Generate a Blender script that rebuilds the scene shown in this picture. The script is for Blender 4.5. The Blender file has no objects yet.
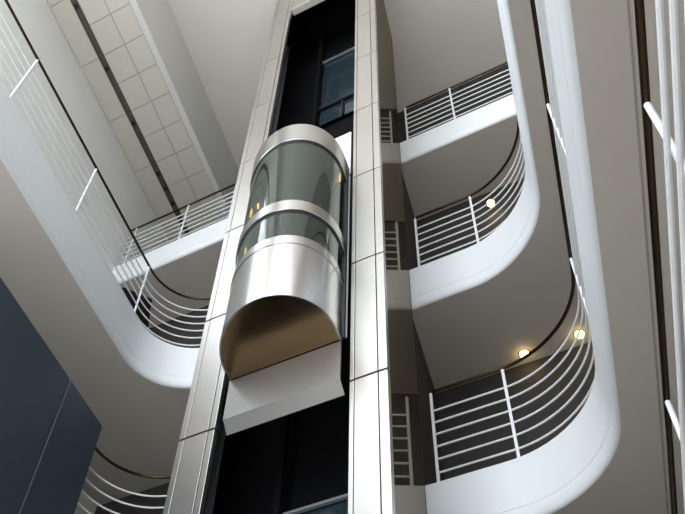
import bpy, math, random
from mathutils import Vector, Matrix
random.seed(4)
C = bpy.context.scene.collection
ZO = 1.47                       # the eye stands 1.47 m above the ground floor
K = -0.2028015                  # the side galleries meet the lift front at 101 degrees
SID = math.sqrt(1 + K*K)
H = 3.3865                      # storey height
F = {0: 8.69-2*H-H*0, 1: 0, 2: 0, 3: 0}
F = {0: 1.92, 1: 5.225, 2: 8.715, 3: 12.13}
TOP = {0: 3.095, 1: 6.475, 2: 9.90, 3: 13.33}
DX = {0: 0, 1: 0, 2: -.035, 3: 0}
SX = {0: 0, 1: 0, 2: -.07, 3: 0}
CEIL = 16.45

def M(u, v, z):                 # plan coordinates (u across, v along the galleries)
    return Vector((u + K*(v-6.5), v, z + ZO))
def W(x, y, z):
    return Vector((x, y, z + ZO))

# ---------------------------------------------------------------- materials
def mat(name, col, rough=.5, metal=0, noise=0, nscale=8, bump=0, bscale=60, stretch=None, spec=.5, emit=None, es=0):
    m = bpy.data.materials.new(name); m.use_nodes = True
    nt = m.node_tree; b = nt.nodes['Principled BSDF']
    b.inputs['Base Color'].default_value = (*col, 1)
    b.inputs['Roughness'].default_value = rough
    b.inputs['Metallic'].default_value = metal
    b.inputs['Specular IOR Level'].default_value = spec
    if emit:
        b.inputs['Emission Color'].default_value = (*emit, 1); b.inputs['Emission Strength'].default_value = es
    tc = nt.nodes.new('ShaderNodeTexCoord'); mp = nt.nodes.new('ShaderNodeMapping')
    nt.links.new(tc.outputs['Object'], mp.inputs['Vector'])
    if stretch: mp.inputs['Scale'].default_value = stretch
    if noise:
        n = nt.nodes.new('ShaderNodeTexNoise'); n.inputs['Scale'].default_value = nscale; n.inputs['Detail'].default_value = 4
        nt.links.new(mp.outputs[0], n.inputs['Vector'])
        mx = nt.nodes.new('ShaderNodeMix'); mx.data_type = 'RGBA'
        mx.inputs[6].default_value = (*[c*(1-noise) for c in col], 1)
        mx.inputs[7].default_value = (*[min(1, c*(1+noise)) for c in col], 1)
        nt.links.new(n.outputs['Fac'], mx.inputs[0]); nt.links.new(mx.outputs[2], b.inputs['Base Color'])
    if bump:
        n2 = nt.nodes.new('ShaderNodeTexNoise'); n2.inputs['Scale'].default_value = bscale
        nt.links.new(mp.outputs[0], n2.inputs['Vector'])
        bp = nt.nodes.new('ShaderNodeBump'); bp.inputs['Strength'].default_value = bump; bp.inputs['Distance'].default_value = .01
        nt.links.new(n2.outputs['Fac'], bp.inputs['Height']); nt.links.new(bp.outputs[0], b.inputs['Normal'])
    return m

def glassmat(name, tint, trans, rough=.04, gl=1.45, gcol=(1,1,1)):
    m = bpy.data.materials.new(name); m.use_nodes = True
    nt = m.node_tree; nt.nodes.clear()
    o = nt.nodes.new('ShaderNodeOutputMaterial')
    tr = nt.nodes.new('ShaderNodeBsdfTransparent'); tr.inputs[0].default_value = (*trans, 1)
    di = nt.nodes.new('ShaderNodeBsdfDiffuse'); di.inputs[0].default_value = (*tint, 1)
    gs = nt.nodes.new('ShaderNodeBsdfGlossy'); gs.inputs['Roughness'].default_value = rough; gs.inputs[0].default_value = (*gcol, 1)
    ns = nt.nodes.new('ShaderNodeTexNoise'); ns.inputs['Scale'].default_value = 1.5
    lw = nt.nodes.new('ShaderNodeLayerWeight'); pw = nt.nodes.new('ShaderNodeMath'); pw.operation = 'POWER'; pw.inputs[1].default_value = 3.0
    fr = nt.nodes.new('ShaderNodeMath'); fr.operation = 'MULTIPLY_ADD'; fr.inputs[1].default_value = .75; fr.inputs[2].default_value = gl
    nt.links.new(lw.outputs['Facing'], pw.inputs[0]); nt.links.new(pw.outputs[0], fr.inputs[0])
    a = nt.nodes.new('ShaderNodeMixShader'); b = nt.nodes.new('ShaderNodeMixShader')
    mr = nt.nodes.new('ShaderNodeMapRange'); mr.inputs[3].default_value = .30; mr.inputs[4].default_value = .38
    nt.links.new(ns.outputs['Fac'], mr.inputs[0]); nt.links.new(mr.outputs[0], a.inputs[0])
    nt.links.new(tr.outputs[0], a.inputs[1]); nt.links.new(di.outputs[0], a.inputs[2])
    nt.links.new(fr.outputs[0], b.inputs[0]); nt.links.new(a.outputs[0], b.inputs[1]); nt.links.new(gs.outputs[0], b.inputs[2])
    nt.links.new(b.outputs[0], o.inputs[0])
    return m

MT = {
 'white':   mat('white_paint', (.80,.83,.84), .42, noise=.02, nscale=3),
 'rail':    mat('white_enamel', (.80,.81,.82), .35),
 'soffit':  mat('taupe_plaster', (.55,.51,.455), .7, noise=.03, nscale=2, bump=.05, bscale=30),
 'ceil':    mat('ivory_plaster', (.86,.82,.75), .8, noise=.03, nscale=1.2, bump=.04, bscale=25),
 'wall':    mat('pale_wall_paint', (.86,.86,.83), .7, noise=.02, nscale=2),
 'tanwall': mat('low_bounce_taupe', (.30,.27,.235), .7, noise=.04, nscale=2),  # unseen right wall, toned down to cut bounce onto the right soffits
 'upper':   mat('upper_parapet_paint', (.74,.73,.69), .7, noise=.02, nscale=2),
 'back':    mat('dark_gallery_wall', (.036,.031,.027), .75, noise=.15, nscale=3),  # shade of the deep galleries is put into this dark colour
 'tile':    mat('cream_acoustic_tile', (.68,.645,.56), .85, noise=.04, nscale=4, bump=.15, bscale=150),
 'joint':   mat('dark_joint', (.33,.31,.26), .8, noise=.1),
 'slot':    mat('slot_shadow_metal', (.10,.085,.06), .6, noise=.2, nscale=6),
 'bronze':  mat('dark_bronze', (.065,.045,.028), .3, 1, noise=.12, nscale=10),
 'clad':    mat('pearl_steel', (.56,.54,.505), .38, 1, noise=.03, nscale=3),
 'gap':     mat('black_recess', (.012,.012,.013), .7, noise=.1),
 'steel':   mat('brushed_steel', (.55,.54,.525), .22, 1, noise=.05, nscale=6, stretch=(6,6,.3)),
 'pan':     mat('bronze_tinted_steel', (.36,.25,.14), .22, 1, noise=.10, nscale=3),
 'apron':   mat('satin_steel', (.34,.33,.31), .42, .55, noise=.04, nscale=2),
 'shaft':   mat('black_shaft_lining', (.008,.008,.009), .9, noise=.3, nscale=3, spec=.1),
 'guide':   mat('grey_guide_steel', (.30,.32,.35), .4, .2, noise=.1),
 'blue':    mat('dark_blue_glass_panel', (.025,.04,.05), .12, 0, noise=.15, nscale=1.5, spec=.6),
 'slate':   mat('slate_blue_panel', (.042,.060,.075), .5, 0, noise=.05, nscale=2),
 'slate2':  mat('slate_edge_trim', (.13,.16,.185), .4, 0, noise=.05),
 'lamp':    mat('warm_glint', (1,.6,.2), .5, emit=(1,.50,.10), es=22),  # glow standing in for warm reflections on the cab glass
 'lampw':   mat('downlight_lens', (1,.9,.6), .5, emit=(1,.74,.24), es=9),
 'brass':   mat('brass_trim', (.75,.52,.2), .25, 1, noise=.05),
 'floor':   mat('pale_terrazzo', (.74,.71,.66), .35, noise=.08, nscale=30),
 'paving':  mat('pale_paving', (.55,.55,.54), .8, noise=.08, nscale=4),
 'cabin':   mat('dark_cabin_panel', (.05,.06,.058), .4, noise=.2, nscale=2),
 'cabglass': glassmat('green_tinted_glass', (.05,.064,.06), (.40,.46,.44), .03, .06, (.78,.84,.82)),
 'screen':  glassmat('smoked_glass', (.26,.225,.17), (.60,.58,.53), .015, .16, (.50,.46,.39)),
}

# ---------------------------------------------------------------- helpers
class MB:
    def __init__(s): s.v=[]; s.f=[]
    def add(s, vs, fs):
        n=len(s.v); s.v += [Vector(p) for p in vs]; s.f += [tuple(i+n for i in f) for f in fs]; return s
    def hexa(s, p):             # eight corners: bottom four then top four
        return s.add(p, [(3,2,1,0),(4,5,6,7),(0,1,5,4),(1,2,6,5),(2,3,7,6),(3,0,4,7)])
    def box(s, x0,x1,y0,y1,z0,z1):      # square to the lift front
        return s.hexa([W(x0,y0,z0),W(x1,y0,z0),W(x1,y1,z0),W(x0,y1,z0),W(x0,y0,z1),W(x1,y0,z1),W(x1,y1,z1),W(x0,y1,z1)])
    def gbox(s, u0,u1,v0,v1,z0,z1):     # along the galleries
        return s.hexa([M(u0,v0,z0),M(u1,v0,z0),M(u1,v1,z0),M(u0,v1,z0),M(u0,v0,z1),M(u1,v0,z1),M(u1,v1,z1),M(u0,v1,z1)])
    def tube(s, pts, r, n=8, flat=None):
        rings=[]; N=len(pts)
        for i,p in enumerate(pts):
            t=(pts[min(i+1,N-1)]-pts[max(i-1,0)]).normalized()
            up=Vector((0,0,1)) if abs(t.z)<.9 else Vector((0,1,0))
            a=t.cross(up).normalized(); b=a.cross(t).normalized()
            rings.append([p+a*math.cos(2*math.pi*j/n)*r+b*math.sin(2*math.pi*j/n)*r for j in range(n)])
        vs=[q for r_ in rings for q in r_]; fs=[]
        for i in range(N-1):
            for j in range(n):
                fs.append((i*n+j, i*n+(j+1)%n, (i+1)*n+(j+1)%n, (i+1)*n+j))
        fs.append(tuple(range(n))[::-1]); fs.append(tuple((N-1)*n+j for j in range(n)))
        return s.add(vs, fs)
    def build(s, name, m, parent=None, smooth=False, bevel=0, kind=None, label=None):
        me=bpy.data.meshes.new(name)
        if parent is None:
            org=Vector(((min(p.x for p in s.v)+max(p.x for p in s.v))/2,(min(p.y for p in s.v)+max(p.y for p in s.v))/2,min(p.z for p in s.v)))
            par=Vector((0,0,0))
        else:
            par=world_loc(parent)
            org=Vector(par)
        me.from_pydata([tuple(p-org) for p in s.v],[],s.f); me.update()
        me.materials.append(MT[m])
        o=bpy.data.objects.new(name, me); C.objects.link(o)
        if parent is not None: o.parent=parent
        o.location = org-par
        import bmesh
        bm=bmesh.new(); bm.from_mesh(me); bmesh.ops.recalc_face_normals(bm, faces=bm.faces); bm.to_mesh(me); bm.free()
        if smooth:
            for p in me.polygons: p.use_smooth=True
            md=o.modifiers.new('es','EDGE_SPLIT'); md.split_angle=math.radians(38)
        if bevel:
            md=o.modifiers.new('bv','BEVEL'); md.width=bevel; md.segments=2; md.limit_method='ANGLE'
        if kind: o['kind']=kind
        if label: o['label']=label
        return o
def world_loc(o):
    l=Vector(o.location)
    while o.parent: o=o.parent; l+=Vector(o.location)
    return l
def thing(name, loc, label, cat, group=None):
    o=bpy.data.objects.new(name,None); C.objects.link(o); o.location=loc; o.empty_display_size=.2
    o['label']=label; o['category']=cat
    if group: o['group']=group
    return o
def tag(o,label,cat,group=None):
    o['label']=label; o['category']=cat
    if group: o['group']=group
    return o

# ---------------------------------------------------------------- balcony edges
UL, UR, VB, R = -6.50, -0.68, 6.46, .95     # inner edge of the slabs
UOL, UOR, VO, VN = -8.42, 2.4, 8.05, -7.0
def upath(ul, ur, vb, r, left=True, n=14):
    if not left: return [(u,vb,0,1) for u in (UOL,-6,-4,-2,0,UOR)]
    return upath_u(ul,ur,vb,r,True,n)
def upath_u(ul, ur, vb, r, left=True, n=14):
    """inner edge path with an outward (into the gallery) normal"""
    P=[]
    if left:
        for v in (VN, -2, 2, vb-r-.001): P.append((ul, v, -1, 0))
        for i in range(1,n+1):
            t=i/n*math.pi/2
            P.append((ul+r-r*math.cos(t), vb-r+r*math.sin(t), -math.cos(t), math.sin(t)))
    else:
        P.append((UOL, vb, 0, 1)); P.append((UOL+1, vb, 0, 1))
    for i in range(0,n+1):
        t=math.pi/2-i/n*math.pi/2
        P.append((ur-r+r*math.cos(t), vb-r+r*math.sin(t), math.cos(t), math.sin(t)))
    for v in (2,-2,VN): P.append((ur, v, 1, 0))
    return P
DP={0:.73,1:.69,2:.745,3:.575}
PROFILE=[(-.0,0),(-.0,-.02),(0,-.57),(.006,-.575),(.006,-.583),(0,-.588)]
PROFILE=[(o,z) for o,z in PROFILE]+[(.055-.055*math.cos(t*math.pi/16), -.61-.12*math.sin(t*math.pi/16)) for t in range(0,9)]
def slab(level, label, left=True, grooves=True):
    f=F[level]; dp=DP[level]
    root=bpy.data.objects.new('balcony_slab',None); C.objects.link(root); root.location=M(-3.2,7.3,f-.74)
    root['kind']='structure'; root['label']=label
    P=upath(UL,UR+SX[level],VB,R,left)
    # fascia with its rounded lower edge
    mb=MB(); n=len(PROFILE); vs=[]; fs=[]
    for (u,v,nu,nv) in P:
        for (o,z) in PROFILE: vs.append(M(u+nu*o, v+nv*o, f+z*(dp/.73)))
    for i in range(len(P)-1):
        for j in range(n-1): fs.append((i*n+j,(i+1)*n+j,(i+1)*n+j+1,i*n+j+1))
    mb.add(vs,fs).build('fascia','white',root,smooth=True)
    # underside and deck
    def outer(i):
        u,v,nu,nv=P[i]
        if abs(nv)<.01: return (UOL if nu<0 else UOR, v)
        if nu==0 or abs(nu)<.01: return (u,VO)
        a=math.atan2(nv,abs(nu))/(math.pi/2)     # 0 on the side run, 1 on the back run
        side=UOL if nu<0 else UOR; vs_=VB-R; us_=(UL+R) if nu<0 else (UR+SX[level]-R)
        return (side, vs_+(VO-vs_)*a*2) if a<.5 else (side+(us_-side)*(a-.5)*2, VO)
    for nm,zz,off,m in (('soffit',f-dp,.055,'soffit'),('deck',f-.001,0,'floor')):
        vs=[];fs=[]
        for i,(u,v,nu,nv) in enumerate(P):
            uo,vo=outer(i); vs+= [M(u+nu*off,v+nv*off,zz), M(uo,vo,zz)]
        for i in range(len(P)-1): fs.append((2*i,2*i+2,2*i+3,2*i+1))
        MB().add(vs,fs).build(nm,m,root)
    if grooves:
        MB().gbox(-.318,-.302,VN,7.6,f-dp-.004,f-dp+.005).build('shadow_gap','joint',root)
    return root
slab(0,'lowest balcony slab, under the railing at the right edge of the view',grooves=False)
slab(1,'second balcony slab with white rounded edge curving at the lower right')
slab(2,'third balcony slab with white rounded edge passing behind the lift tower')
slab(3,'uppermost balcony slab, straight white edge behind the lift tower',left=False,grooves=False)

# ---------------------------------------------------------------- railings
HU_L, HU_R, HV, HR_ = -6.57, -.62, 6.50, .95
OFFS=[.91,.755,.60,.445,.29,.13]
def run(side, u_end, corner=True, n=16):
    P=[]
    if corner:
        uu=HU_L if side<0 else HU_R
        for v in (VN,-3,0,2,4,HV-HR_): P.append((uu,v))
        for i in range(1,n+1):
            t=i/n*math.pi/2
            P.append((uu+(-side)*(HR_-HR_*math.cos(t)), HV-HR_+HR_*math.sin(t)))
    else: P.append(((UOL+.02) if side<0 else (UOR-.02),HV))
    P.append((u_end,HV)); return P
def railing(level, side, u_end, label, corner=True, posts_v=(), posts_u=(), offs=OFFS, stub=None):
    f=F[level]; top=TOP[level]; sc_=(top-f)/1.175
    P=run(side,u_end,corner)
    if side>0: P=[(u+(DX[level] if u>-1.6 else 0),v) for u,v in P]
    du=.03 if level==0 else (DX[level] if side>0 else 0)
    dp_=.03 if level==0 else 0
    root=thing('balcony_railing', M(*(P[len(P)//2]),f), label,'railing','white balcony railings')
    MB().tube([M(u+dp_,v,top) for u,v in P],.019,10).build('handrail','bronze',root,smooth=True)
    for o in [q_*sc_ for q_ in offs]:
        MB().tube([M(u,v,f+o) for u,v in P],(.0135 if level==0 else .0115),8).build('rail','rail',root,smooth=True)
    uu=HU_L if side<0 else HU_R
    for v in posts_v:
        MB().tube([M(uu+du,v,f-.01),M(uu+du,v,f+.6),M(uu+du,v,top-.022)],.016,10).build('post','rail',root,smooth=True)
    for u in posts_u:
        b=MB(); b.gbox(u-.017,u+.017,HV-.014,HV+.014,f-.01,top-.02); b.build('post','rail',root,bevel=.004)
    if stub:
        a,b_=stub
        MB().tube([M(a,HV,top),M(b_,HV,top)],.024,10).build('handrail','bronze',root,smooth=True)
        for o in [q_*sc_ for q_ in offs]: MB().tube([M(a,HV,f+o),M(b_,HV,f+o)],.0115,8).build('rail','rail',root,smooth=True)
        MB().gbox(b_-.017,b_+.017,HV-.014,HV+.014,f-.01,top-.02).build('post','rail',root,bevel=.004)
    return root
ST=(-2.92,-2.61)
railing(0,1,-2.36,'nearest white railing with dark handrail at the right edge of the view',posts_v=(-1.6,.1,1.93,3.71,5.4),posts_u=(-1.53,-2.38),offs=[.77,.61,.45,.29,.13])
railing(1,1,-2.36,'white railing at lower right, curving beneath two small yellow downlights',posts_v=(-1.6,.1,1.87,3.67,5.36),posts_u=(-1.53,-2.38))
railing(2,1,-2.36,'white curved railing right of the tower, middle one of the three stacked there',posts_v=(-1.6,.1,1.87,3.57),posts_u=(-1.53,-2.38))
railing(3,1,-2.36,'topmost white railing right of the lift tower, straight and distant',corner=False,posts_u=(1.9,1.05,.2,-1.53,-2.38))
railing(1,-1,-4.8,'lowest curved white railing left of the tower, beside the slate panels',posts_v=(-1.6,.1,2.08,3.73),posts_u=(-4.85,))
railing(2,-1,-4.8,'long white railing descending from upper left, curving towards the tower',posts_v=(-1.2,.4,2.08,3.73,5.50),posts_u=(-4.85,))
railing(3,-1,-4.8,'straight distant white railing left of the tower, below the tiled ceiling',corner=False,posts_u=(-8.22,-6.99,-5.9,-4.85))

# ---------------------------------------------------------------- room shell
def S(mb,name,m,**k): return mb.build(name,m,kind='structure',**k)
S(MB().gbox(-12,8,-14,8.6,-ZO-.2,-ZO),'floor','floor')
S(MB().gbox(-40,40,-70,-14.01,-ZO-.25,-ZO-.05),'ground','paving')
S(MB().gbox(-7.0,2.6,-3.9,8.5,CEIL,CEIL+.2),'ceiling','ceil')
for i in range(4):
    S(MB().gbox(-7.0,2.6,-12+i*2.0,-11.9+i*2.0,CEIL,CEIL+.2),'trim_%d'%(i+1),'white')
S(MB().gbox(-8.75,UOL,1.2,8.5,-ZO,CEIL+.2),'wall_left','wall')
S(MB().gbox(2.42,2.7,-12,8.5,-ZO,CEIL+.2),'wall_right','tanwall')
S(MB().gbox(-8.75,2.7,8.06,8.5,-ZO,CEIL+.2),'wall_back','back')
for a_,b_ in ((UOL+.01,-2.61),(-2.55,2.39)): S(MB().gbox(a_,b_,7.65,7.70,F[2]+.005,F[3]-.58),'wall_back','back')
# upper gallery on the left: parapet face and tiled underside
up=bpy.data.objects.new('upper_gallery',None); C.objects.link(up); up.location=M(-7.6,2,14.75); up['kind']='structure'; up['label']='upper gallery with cream tiled underside, top left'
b=MB(); b.gbox(-6.93,-6.80,-12,8.04,14.75,CEIL-.002); b.build('parapet','upper',up)
b=MB(); b.gbox(UOL+.004,-6.94,-12,8.04,14.775,14.95); b.build('tile_backing','joint',up)
b=MB()
v=2.40-.6*24; e=.006
while v<8.0:
    v1=min(v+.6,8.03)
    b.gbox(-7.86+e,-7.37-e,v+e,v1-e,14.755,14.78); b.gbox(-7.37+e,-6.94,v+e,v1-e,14.755,14.78); v+=.6
v=2.40-1.2*12
while v<8.0:
    v1=min(v+1.2,8.03)
    b.gbox(UOL+.01,-7.985,v+e,v1-e,14.755,14.78); v+=1.2
b.build('ceiling_tile','tile',up,label='cream ceiling tiles')
b=MB(); b.gbox(-7.962,-7.898,-12,8.03,14.760,14.77); b.gbox(-7.985,-7.962,-12,8.03,14.745,14.77); b.gbox(-7.885,-7.865,-12,8.03,14.745,14.77); b.build('light_slot','slot',up,label='dark recessed slot')
for v in (2.6,3.85,5.05,6.25,6.62,7.0):
    MB().gbox(-7.965,-7.885,v-.045,v+.045,14.735,14.762).build('slot_fixture','gap',up)
# gallery cross wall beside the lift landing
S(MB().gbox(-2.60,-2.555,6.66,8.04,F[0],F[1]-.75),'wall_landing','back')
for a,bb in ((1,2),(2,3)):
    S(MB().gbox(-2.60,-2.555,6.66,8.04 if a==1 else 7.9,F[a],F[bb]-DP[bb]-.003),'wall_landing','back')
# flat black sheet on the soffit, left corner of the third gallery
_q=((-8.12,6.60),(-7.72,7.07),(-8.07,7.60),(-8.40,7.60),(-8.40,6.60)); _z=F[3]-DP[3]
o=S(MB().add([M(u,v,_z-.006) for u,v in _q]+[M(u,v,_z-.001) for u,v in _q],[tuple(range(5)),tuple(range(5,10))[::-1]]+[(i,(i+1)%5,5+(i+1)%5,5+i) for i in range(5)]),'soffit_patch','gap'); o['label']='flat black patch on the soffit at the left corner'

# slate panels at the lower left
for i,(v0,v1,l) in enumerate(((4.66,5.48,'short dark slate panel at the corner, lower left, right of the seam'),(-4.0,4.645,'long dark slate panel filling the lower left corner of the view'))):
    r=thing('parapet_panel', M(-6.5,(v0+v1)/2,1.925), l,'panel','slate parapet panels')
    MB().gbox(-6.52,-6.455,v0,v1,1.925,6.67).build('board','slate',r,bevel=.004)
    MB().gbox(-6.45,-6.443,v0,v0+.014,1.925,6.67).build('edge_strip','slate2',r)

# ---------------------------------------------------------------- lift tower
YS=4.65
JZ=[5.075+1.664*n for n in range(-4,8)]
def column(x0,x1,t0,t1,label):
    r=thing('elevator_column', W((x0+x1)/2,YS+.1,-ZO), label,'column','steel clad columns of the lift tower')
    MB().box(x0+.008,x1-.008,YS+.02,YS+.07,-ZO,CEIL).build('core','gap',r)
    zs=[-ZO]+JZ+[CEIL]
    for a,bz in zip(zs[:-1],zs[1:]):
        if bz-a<.1: continue
        q=MB().box(t0+.004,t1-.004,YS,YS+.03,a+.011,bz-.011).build('cladding_panel','clad',r,bevel=.003)
        MB().box(x0,t0-.004,YS+.002,YS+.06,a+.011,bz-.011).build('edge_trim','clad',r,bevel=.004)
        MB().box(t1+.004,x1,YS+.002,YS+.06,a+.011,bz-.011).build('edge_trim','clad',r,bevel=.004)
    return r
column(-2.44,-2.075,-2.395,-2.165,'tall panelled steel column on the right side of the lift')
column(-4.235,-3.835,-4.165,-3.905,'tall panelled steel column on the left side of the lift')
h=thing('shaft_header', W(-3.14,YS+.1,15.42),'steel beam closing the top of the dark lift opening','beam')
MB().box(-3.83,-2.445,YS+.002,YS+.14,15.46,CEIL-.01).build('beam','clad',h,bevel=.004)
MB().box(-3.83,-2.55,YS+.004,YS+.12,15.42,15.455).build('soffit_strip','soffit',h)
S(MB().hexa([W(-4.2,YS+.2,16.38),W(-2.53,YS+.2,16.38),W(-2.66,5.79,16.38),W(-4.75,5.79,16.38),W(-4.2,YS+.2,16.42),W(-2.53,YS+.2,16.42),W(-2.66,5.79,16.42),W(-4.75,5.79,16.42)]),'ceiling_shaft','shaft')
# black lining
S(MB().hexa([W(-4.22,4.83,-ZO),W(-4.18,4.83,-ZO),W(-4.78,5.79,-ZO),W(-4.84,5.79,-ZO),W(-4.22,4.83,CEIL),W(-4.18,4.83,CEIL),W(-4.78,5.79,CEIL),W(-4.84,5.79,CEIL)]),'wall_shaft_left','shaft')
S(MB().box(-4.86,-2.66,5.80,5.9,-ZO,CEIL),'wall_shaft_back','shaft')
S(MB().hexa([W(-2.50,4.82,-ZO),W(-2.46,4.82,-ZO),W(-2.62,5.9,-ZO),W(-2.66,5.9,-ZO),W(-2.50,4.82,CEIL),W(-2.46,4.82,CEIL),W(-2.62,5.9,CEIL),W(-2.66,5.9,CEIL)]),'wall_shaft_right','shaft')
# landing glazing at the back of the shaft
lev=[4.75-H*1, 4.75, 4.75+H, 4.75+2*H, 4.75+3*H]
names=['lowest','second','third','fourth','topmost']
for i,z in enumerate(lev):
    if i not in (1,4): continue
    g=thing('landing_window', W(-3.3,5.75,z-1.9), 'dark blue landing glass at the back of the shaft, above the cab' if i==4 else 'dark landing glass at the back of the shaft, below the cab at the bottom edge','window')
    MB().box(-3.66,-2.70,5.72,5.735,z-1.88,z-.03).build('pane','blue',g)
    if i>=3: MB().box(-3.66,-3.22,5.72,5.735,z-2.45,z-1.97).build('pane','blue',g)
    if i>=3: MB().box(-3.19,-2.70,5.72,5.735,z-2.45,z-1.97).build('pane','blue',g)
    MB().box(-3.66,-2.70,5.66,5.70,z-.03,z+.0).build('transom','guide',g)
    MB().box(-3.66,-2.70,5.66,5.70,z-1.96,z-1.89).build('beam','gap',g)
    MB().box(-3.22,-3.19,5.68,5.71,z-2.45,z-1.96).build('divider','gap',g)
r=MB().box(-3.72,-3.66,5.58,5.68,-ZO,16.36).build('shaft_mullion','shaft'); tag(r,'black vertical mullion inside the lift shaft, behind the cab','mullion')
for (x,y,l) in ((-4.5,5.60,'grey vertical guide rail inside the shaft, beside the left column'),):
    g=thing('guide_rail',W(x,y,-ZO),l,'rail')
    MB().box(x-.035,x+.035,y,y+.02,-ZO,16.36).build('flange','guide',g)
    MB().box(x-.008,x+.008,y-.06,y,-ZO,16.36).build('blade','guide',g)
# smoked glass side screen running back to the gallery
g=thing('glass_screen',W(-2.3,5.6,-ZO),'smoked reflective glass side wall between right column and balconies','glass screen')
x0,y0,x1,y1=-2.085,4.73,-2.505,6.44
def gl(mb,xa,ya,xb,yb,th,z0,z1):
    d=Vector((xb-xa,yb-ya,0)).normalized(); n=Vector((d.y,-d.x,0))*th
    P=[W(xa,ya,z0),W(xb,yb,z0)]; Q=[W(xa,ya,z1),W(xb,yb,z1)]
    return mb.hexa([P[0],P[1],P[1]-n,P[0]-n,Q[0],Q[1],Q[1]-n,Q[0]-n])
for a,bz in zip([-ZO]+JZ[1::2], JZ[1::2]+[CEIL]):
    gl(MB(),x0,y0,x1,y1,.012,a+.004,bz-.004).build('pane','screen',g)
gl(MB(),x1+.012,y1-.045,x1,y1,.05,-ZO,CEIL-.01).build('frame_post','gap',g)

# ---------------------------------------------------------------- the cab
cab=thing('elevator_cab',W(-3.1,4.5,5.1),'rounded glass and brushed steel lift cab with bronze underside','elevator')
XC,YC=-3.10,4.50
def rim(dr,n=40,back=YS-.012):
    P=[(XC-.60-dr-.02,back)]
    for i in range(n+1):
        t=math.pi-i/n*math.pi
        a,bb=(.60+dr)*math.cos(t),-(.645+dr)*math.sin(t)
        P.append((XC+a+K*bb,YC+bb))
    P.append((XC+.60+dr-.02,back)); return P
def band(z0,z1,dr,name,m,th=.02,cham=0,lab=None,parent=None):
    O=rim(dr); I=rim(dr-th); n=len(O); vs=[];fs=[]
    rows=[(O,z0),(O,z1),(I,z1),(I,z0)]
    if cham:
        rows=[(rim(dr-cham),z0),(O,z0+cham),(O,z1-cham),(rim(dr-cham),z1),(I,z1),(I,z0)]
    for P,z in rows: vs+=[W(x,y,z) for x,y in P]
    m_=len(rows)
    for r_ in range(m_):
        q=(r_+1)%m_
        for i in range(n-1): fs.append((r_*n+i,r_*n+i+1,q*n+i+1,q*n+i))
    return MB().add(vs,fs).build(name,m,parent or cab,smooth=True,label=lab)
def plate(z,dr,name,m,th=.02,lab=None):
    P=rim(dr); n=len(P)
    vs=[W(x,y,z) for x,y in P]+[W(x,y,z+th) for x,y in P]
    fs=[tuple(range(n)),tuple(range(n,2*n))[::-1]]+[(i,(i+1)%n,n+(i+1)%n,n+i) for i in range(n)]
    return MB().add(vs,fs).build(name,m,cab,lab and False,label=lab)
band(8.36,8.725,.022,'top_band','steel',cham=.006,lab='brushed steel top ring')
band(8.325,8.36,.004,'seal','gap')
band(7.10,8.33,0,'upper_window','cabglass',th=.01,lab='tall curved tinted window')
band(6.935,7.105,.022,'middle_band','steel',cham=.006,lab='narrow brushed steel ring')
band(6.905,6.935,.004,'seal','gap')
band(6.50,6.91,0,'lower_window','cabglass',th=.01,lab='low curved tinted window')
band(6.375,6.50,.012,'drum_rim','steel',cham=.004)
band(5.765,6.370,.006,'drum','steel',lab='curved brushed steel apron drum')
band(5.600,5.760,.010,'drum_lip','steel',cham=.003)
plate(5.625,-.012,'underside','pan',lab='bronze tinted flat underside')
plate(6.34,-.03,'cabin_floor','cabin')
plate(8.60,-.02,'roof','shaft')
MB().box(-3.70,-2.50,YS-.010,YS+.02,5.66,8.70).build('cabin_wall','cabin',cab)
for x in (-3.38,-2.92): MB().box(x-.012,x+.012,YS-.03,YS-.012,6.36,8.58).build('cabin_mullion','steel',cab)
ap=MB().box(-3.745,-2.528,YS-.014,YS+.004,5.13,5.615).build('apron','apron',cab,label='flat steel apron plate')
b=MB(); xa,xb=-3.745,-2.528
b.hexa([W(xa,4.73,5.015),W(xb,4.73,5.015),W(xb,4.74,5.02),W(xa,4.74,5.02),W(xa,YS-.014,5.13),W(xb,YS-.014,5.13),W(xb,YS-.002,5.135),W(xa,YS-.002,5.135)]); b.build('apron_lip','apron',ap)
MB().add([W(-3.25,YS+.03,8.6),W(-2.49,YS+.03,8.6),W(-2.49,YS+.03,9.62),W(-3.25,YS+.03,9.62),W(-3.25,YS+.05,8.6),W(-2.49,YS+.05,8.6),W(-2.49,YS+.05,9.62),W(-3.25,YS+.05,9.62)],
 [(0,1,2,3),(7,6,5,4),(0,4,5,1),(1,5,6,2),(2,6,7,3),(3,7,4,0)]).build('back_panel','rail',cab,label='white panel rising behind the top ring')
MB().box(-2.512,-2.498,YS+.03,YS+.05,5.7,8.55).build('edge_rail','rail',cab)
# glowing strips behind the glass, added as its warm reflections
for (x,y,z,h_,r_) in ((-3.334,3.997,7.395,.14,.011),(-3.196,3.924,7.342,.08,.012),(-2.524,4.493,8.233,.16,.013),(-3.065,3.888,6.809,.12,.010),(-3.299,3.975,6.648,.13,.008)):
    MB().tube([W(x,y,z-h_/2),W(x,y+.004,z),W(x,y,z+h_/2)],r_,8).build('cabin_glint','lamp',cab,smooth=True)

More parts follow.
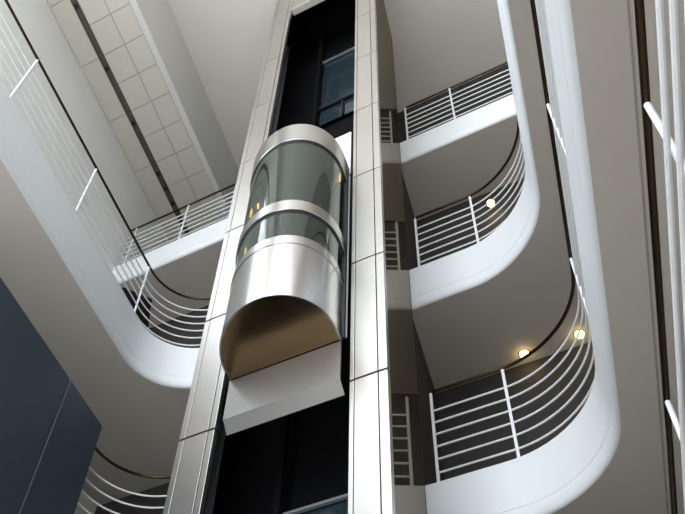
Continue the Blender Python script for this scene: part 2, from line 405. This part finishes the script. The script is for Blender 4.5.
# ---------------------------------------------------------------- downlights
def disc(mb,c,r,z0,z1,n=20):
    vs=[c+Vector((r*math.cos(2*math.pi*i/n),r*math.sin(2*math.pi*i/n),z0)) for i in range(n)]+[c+Vector((r*math.cos(2*math.pi*i/n),r*math.sin(2*math.pi*i/n),z1)) for i in range(n)]
    return mb.add(vs,[tuple(range(n)),tuple(range(n,2*n))[::-1]]+[(i,(i+1)%n,n+(i+1)%n,n+i) for i in range(n)])
for (x,y,z,l) in ((-1.52,7.86,F[2]-.745,'small yellow downlight behind the lower right handrail, left one of the pair'),
                  (-.763,7.84,F[2]-.745,'small yellow downlight behind the lower right railing bars, right one of the pair'),
                  (-1.45,7.50,11.02,'small yellow wall lamp seen through the middle right railing')):
    c=W(x,y,z)
    t=thing('downlight',c,l,'lamp','yellow downlights in the gallery ceilings')
    disc(MB(),c,.072,-.012,.0).build('trim_ring','brass',t)
    disc(MB(),c,.058,-.035,-.012).build('lens','lampw',t)
    if y<7.6: MB().box(x-.02,x+.02,y,7.648,z-.02,z+.02).build('bracket','brass',t)
    L=bpy.data.lights.new('downlight_bulb','POINT'); L.energy=.3; L.color=(1,.75,.4); L.shadow_soft_size=.04
    lo=bpy.data.objects.new('downlight_bulb',L); C.objects.link(lo); lo.location=c+Vector((0,0,-.10))

# ---------------------------------------------------------------- light
w=bpy.data.worlds.new('World'); bpy.context.scene.world=w; w.use_nodes=True
nt=w.node_tree; bg=nt.nodes['Background']
tc=nt.nodes.new('ShaderNodeTexCoord'); sx=nt.nodes.new('ShaderNodeSeparateXYZ'); cr=nt.nodes.new('ShaderNodeValToRGB')
nt.links.new(tc.outputs['Generated'],sx.inputs[0]); nt.links.new(sx.outputs['Z'],cr.inputs[0])
cr.color_ramp.elements[0].color=(.90,.94,1,1); cr.color_ramp.elements[1].color=(.80,.89,1,1)
nt.links.new(cr.outputs[0],bg.inputs['Color']); bg.inputs['Strength'].default_value=3.6
def area(name,c,rot,sx_,sy_,e,col,portal=False):
    L=bpy.data.lights.new(name,'AREA'); L.shape='RECTANGLE'; L.size=sx_; L.size_y=sy_; L.energy=e; L.color=col
    if portal: L.cycles.is_portal=True
    o=bpy.data.objects.new(name,L); C.objects.link(o); o.location=c; o.rotation_euler=rot; return o
cc=(M(-8.4,-12.05,0)+M(2.5,-12.05,0))/2
area('facade_daylight',Vector((cc.x,-12.05,(CEIL+ZO)/2)),(math.radians(90),0,0),11.2,CEIL+ZO,10,(1,1,1),True)

area('roof_daylight',(M(-2.2,-7.95,CEIL+.3)),(0,0,0),9.6,8.1,10,(1,1,1),True)
# ---------------------------------------------------------------- camera
cam=bpy.data.cameras.new('camera'); co=bpy.data.objects.new('camera',cam); C.objects.link(co)
Rm=((0.8880349098759434,-0.3550059355851445,-0.2921725253013042),(0.4594254283533575,0.7099656183764169,0.5337387905199752),(0.017952008911512506,-0.6082101663263351,0.7935730079541093))
m3=Matrix(((Rm[0][0],-Rm[0][1],-Rm[0][2]),(Rm[1][0],-Rm[1][1],-Rm[1][2]),(Rm[2][0],-Rm[2][1],-Rm[2][2])))
co.matrix_world=Matrix.Translation((0,0,ZO)) @ m3.to_4x4()
cam.sensor_width=36; cam.lens=828.3268/685*36; cam.clip_start=.05; cam.clip_end=300
sc=bpy.context.scene; sc.camera=co
sc.view_settings.view_transform='Standard'; sc.view_settings.look='None'; sc.view_settings.gamma=1; sc.view_settings.exposure=0.50
try: sc.view_settings.use_curve_mapping=False
except Exception: pass
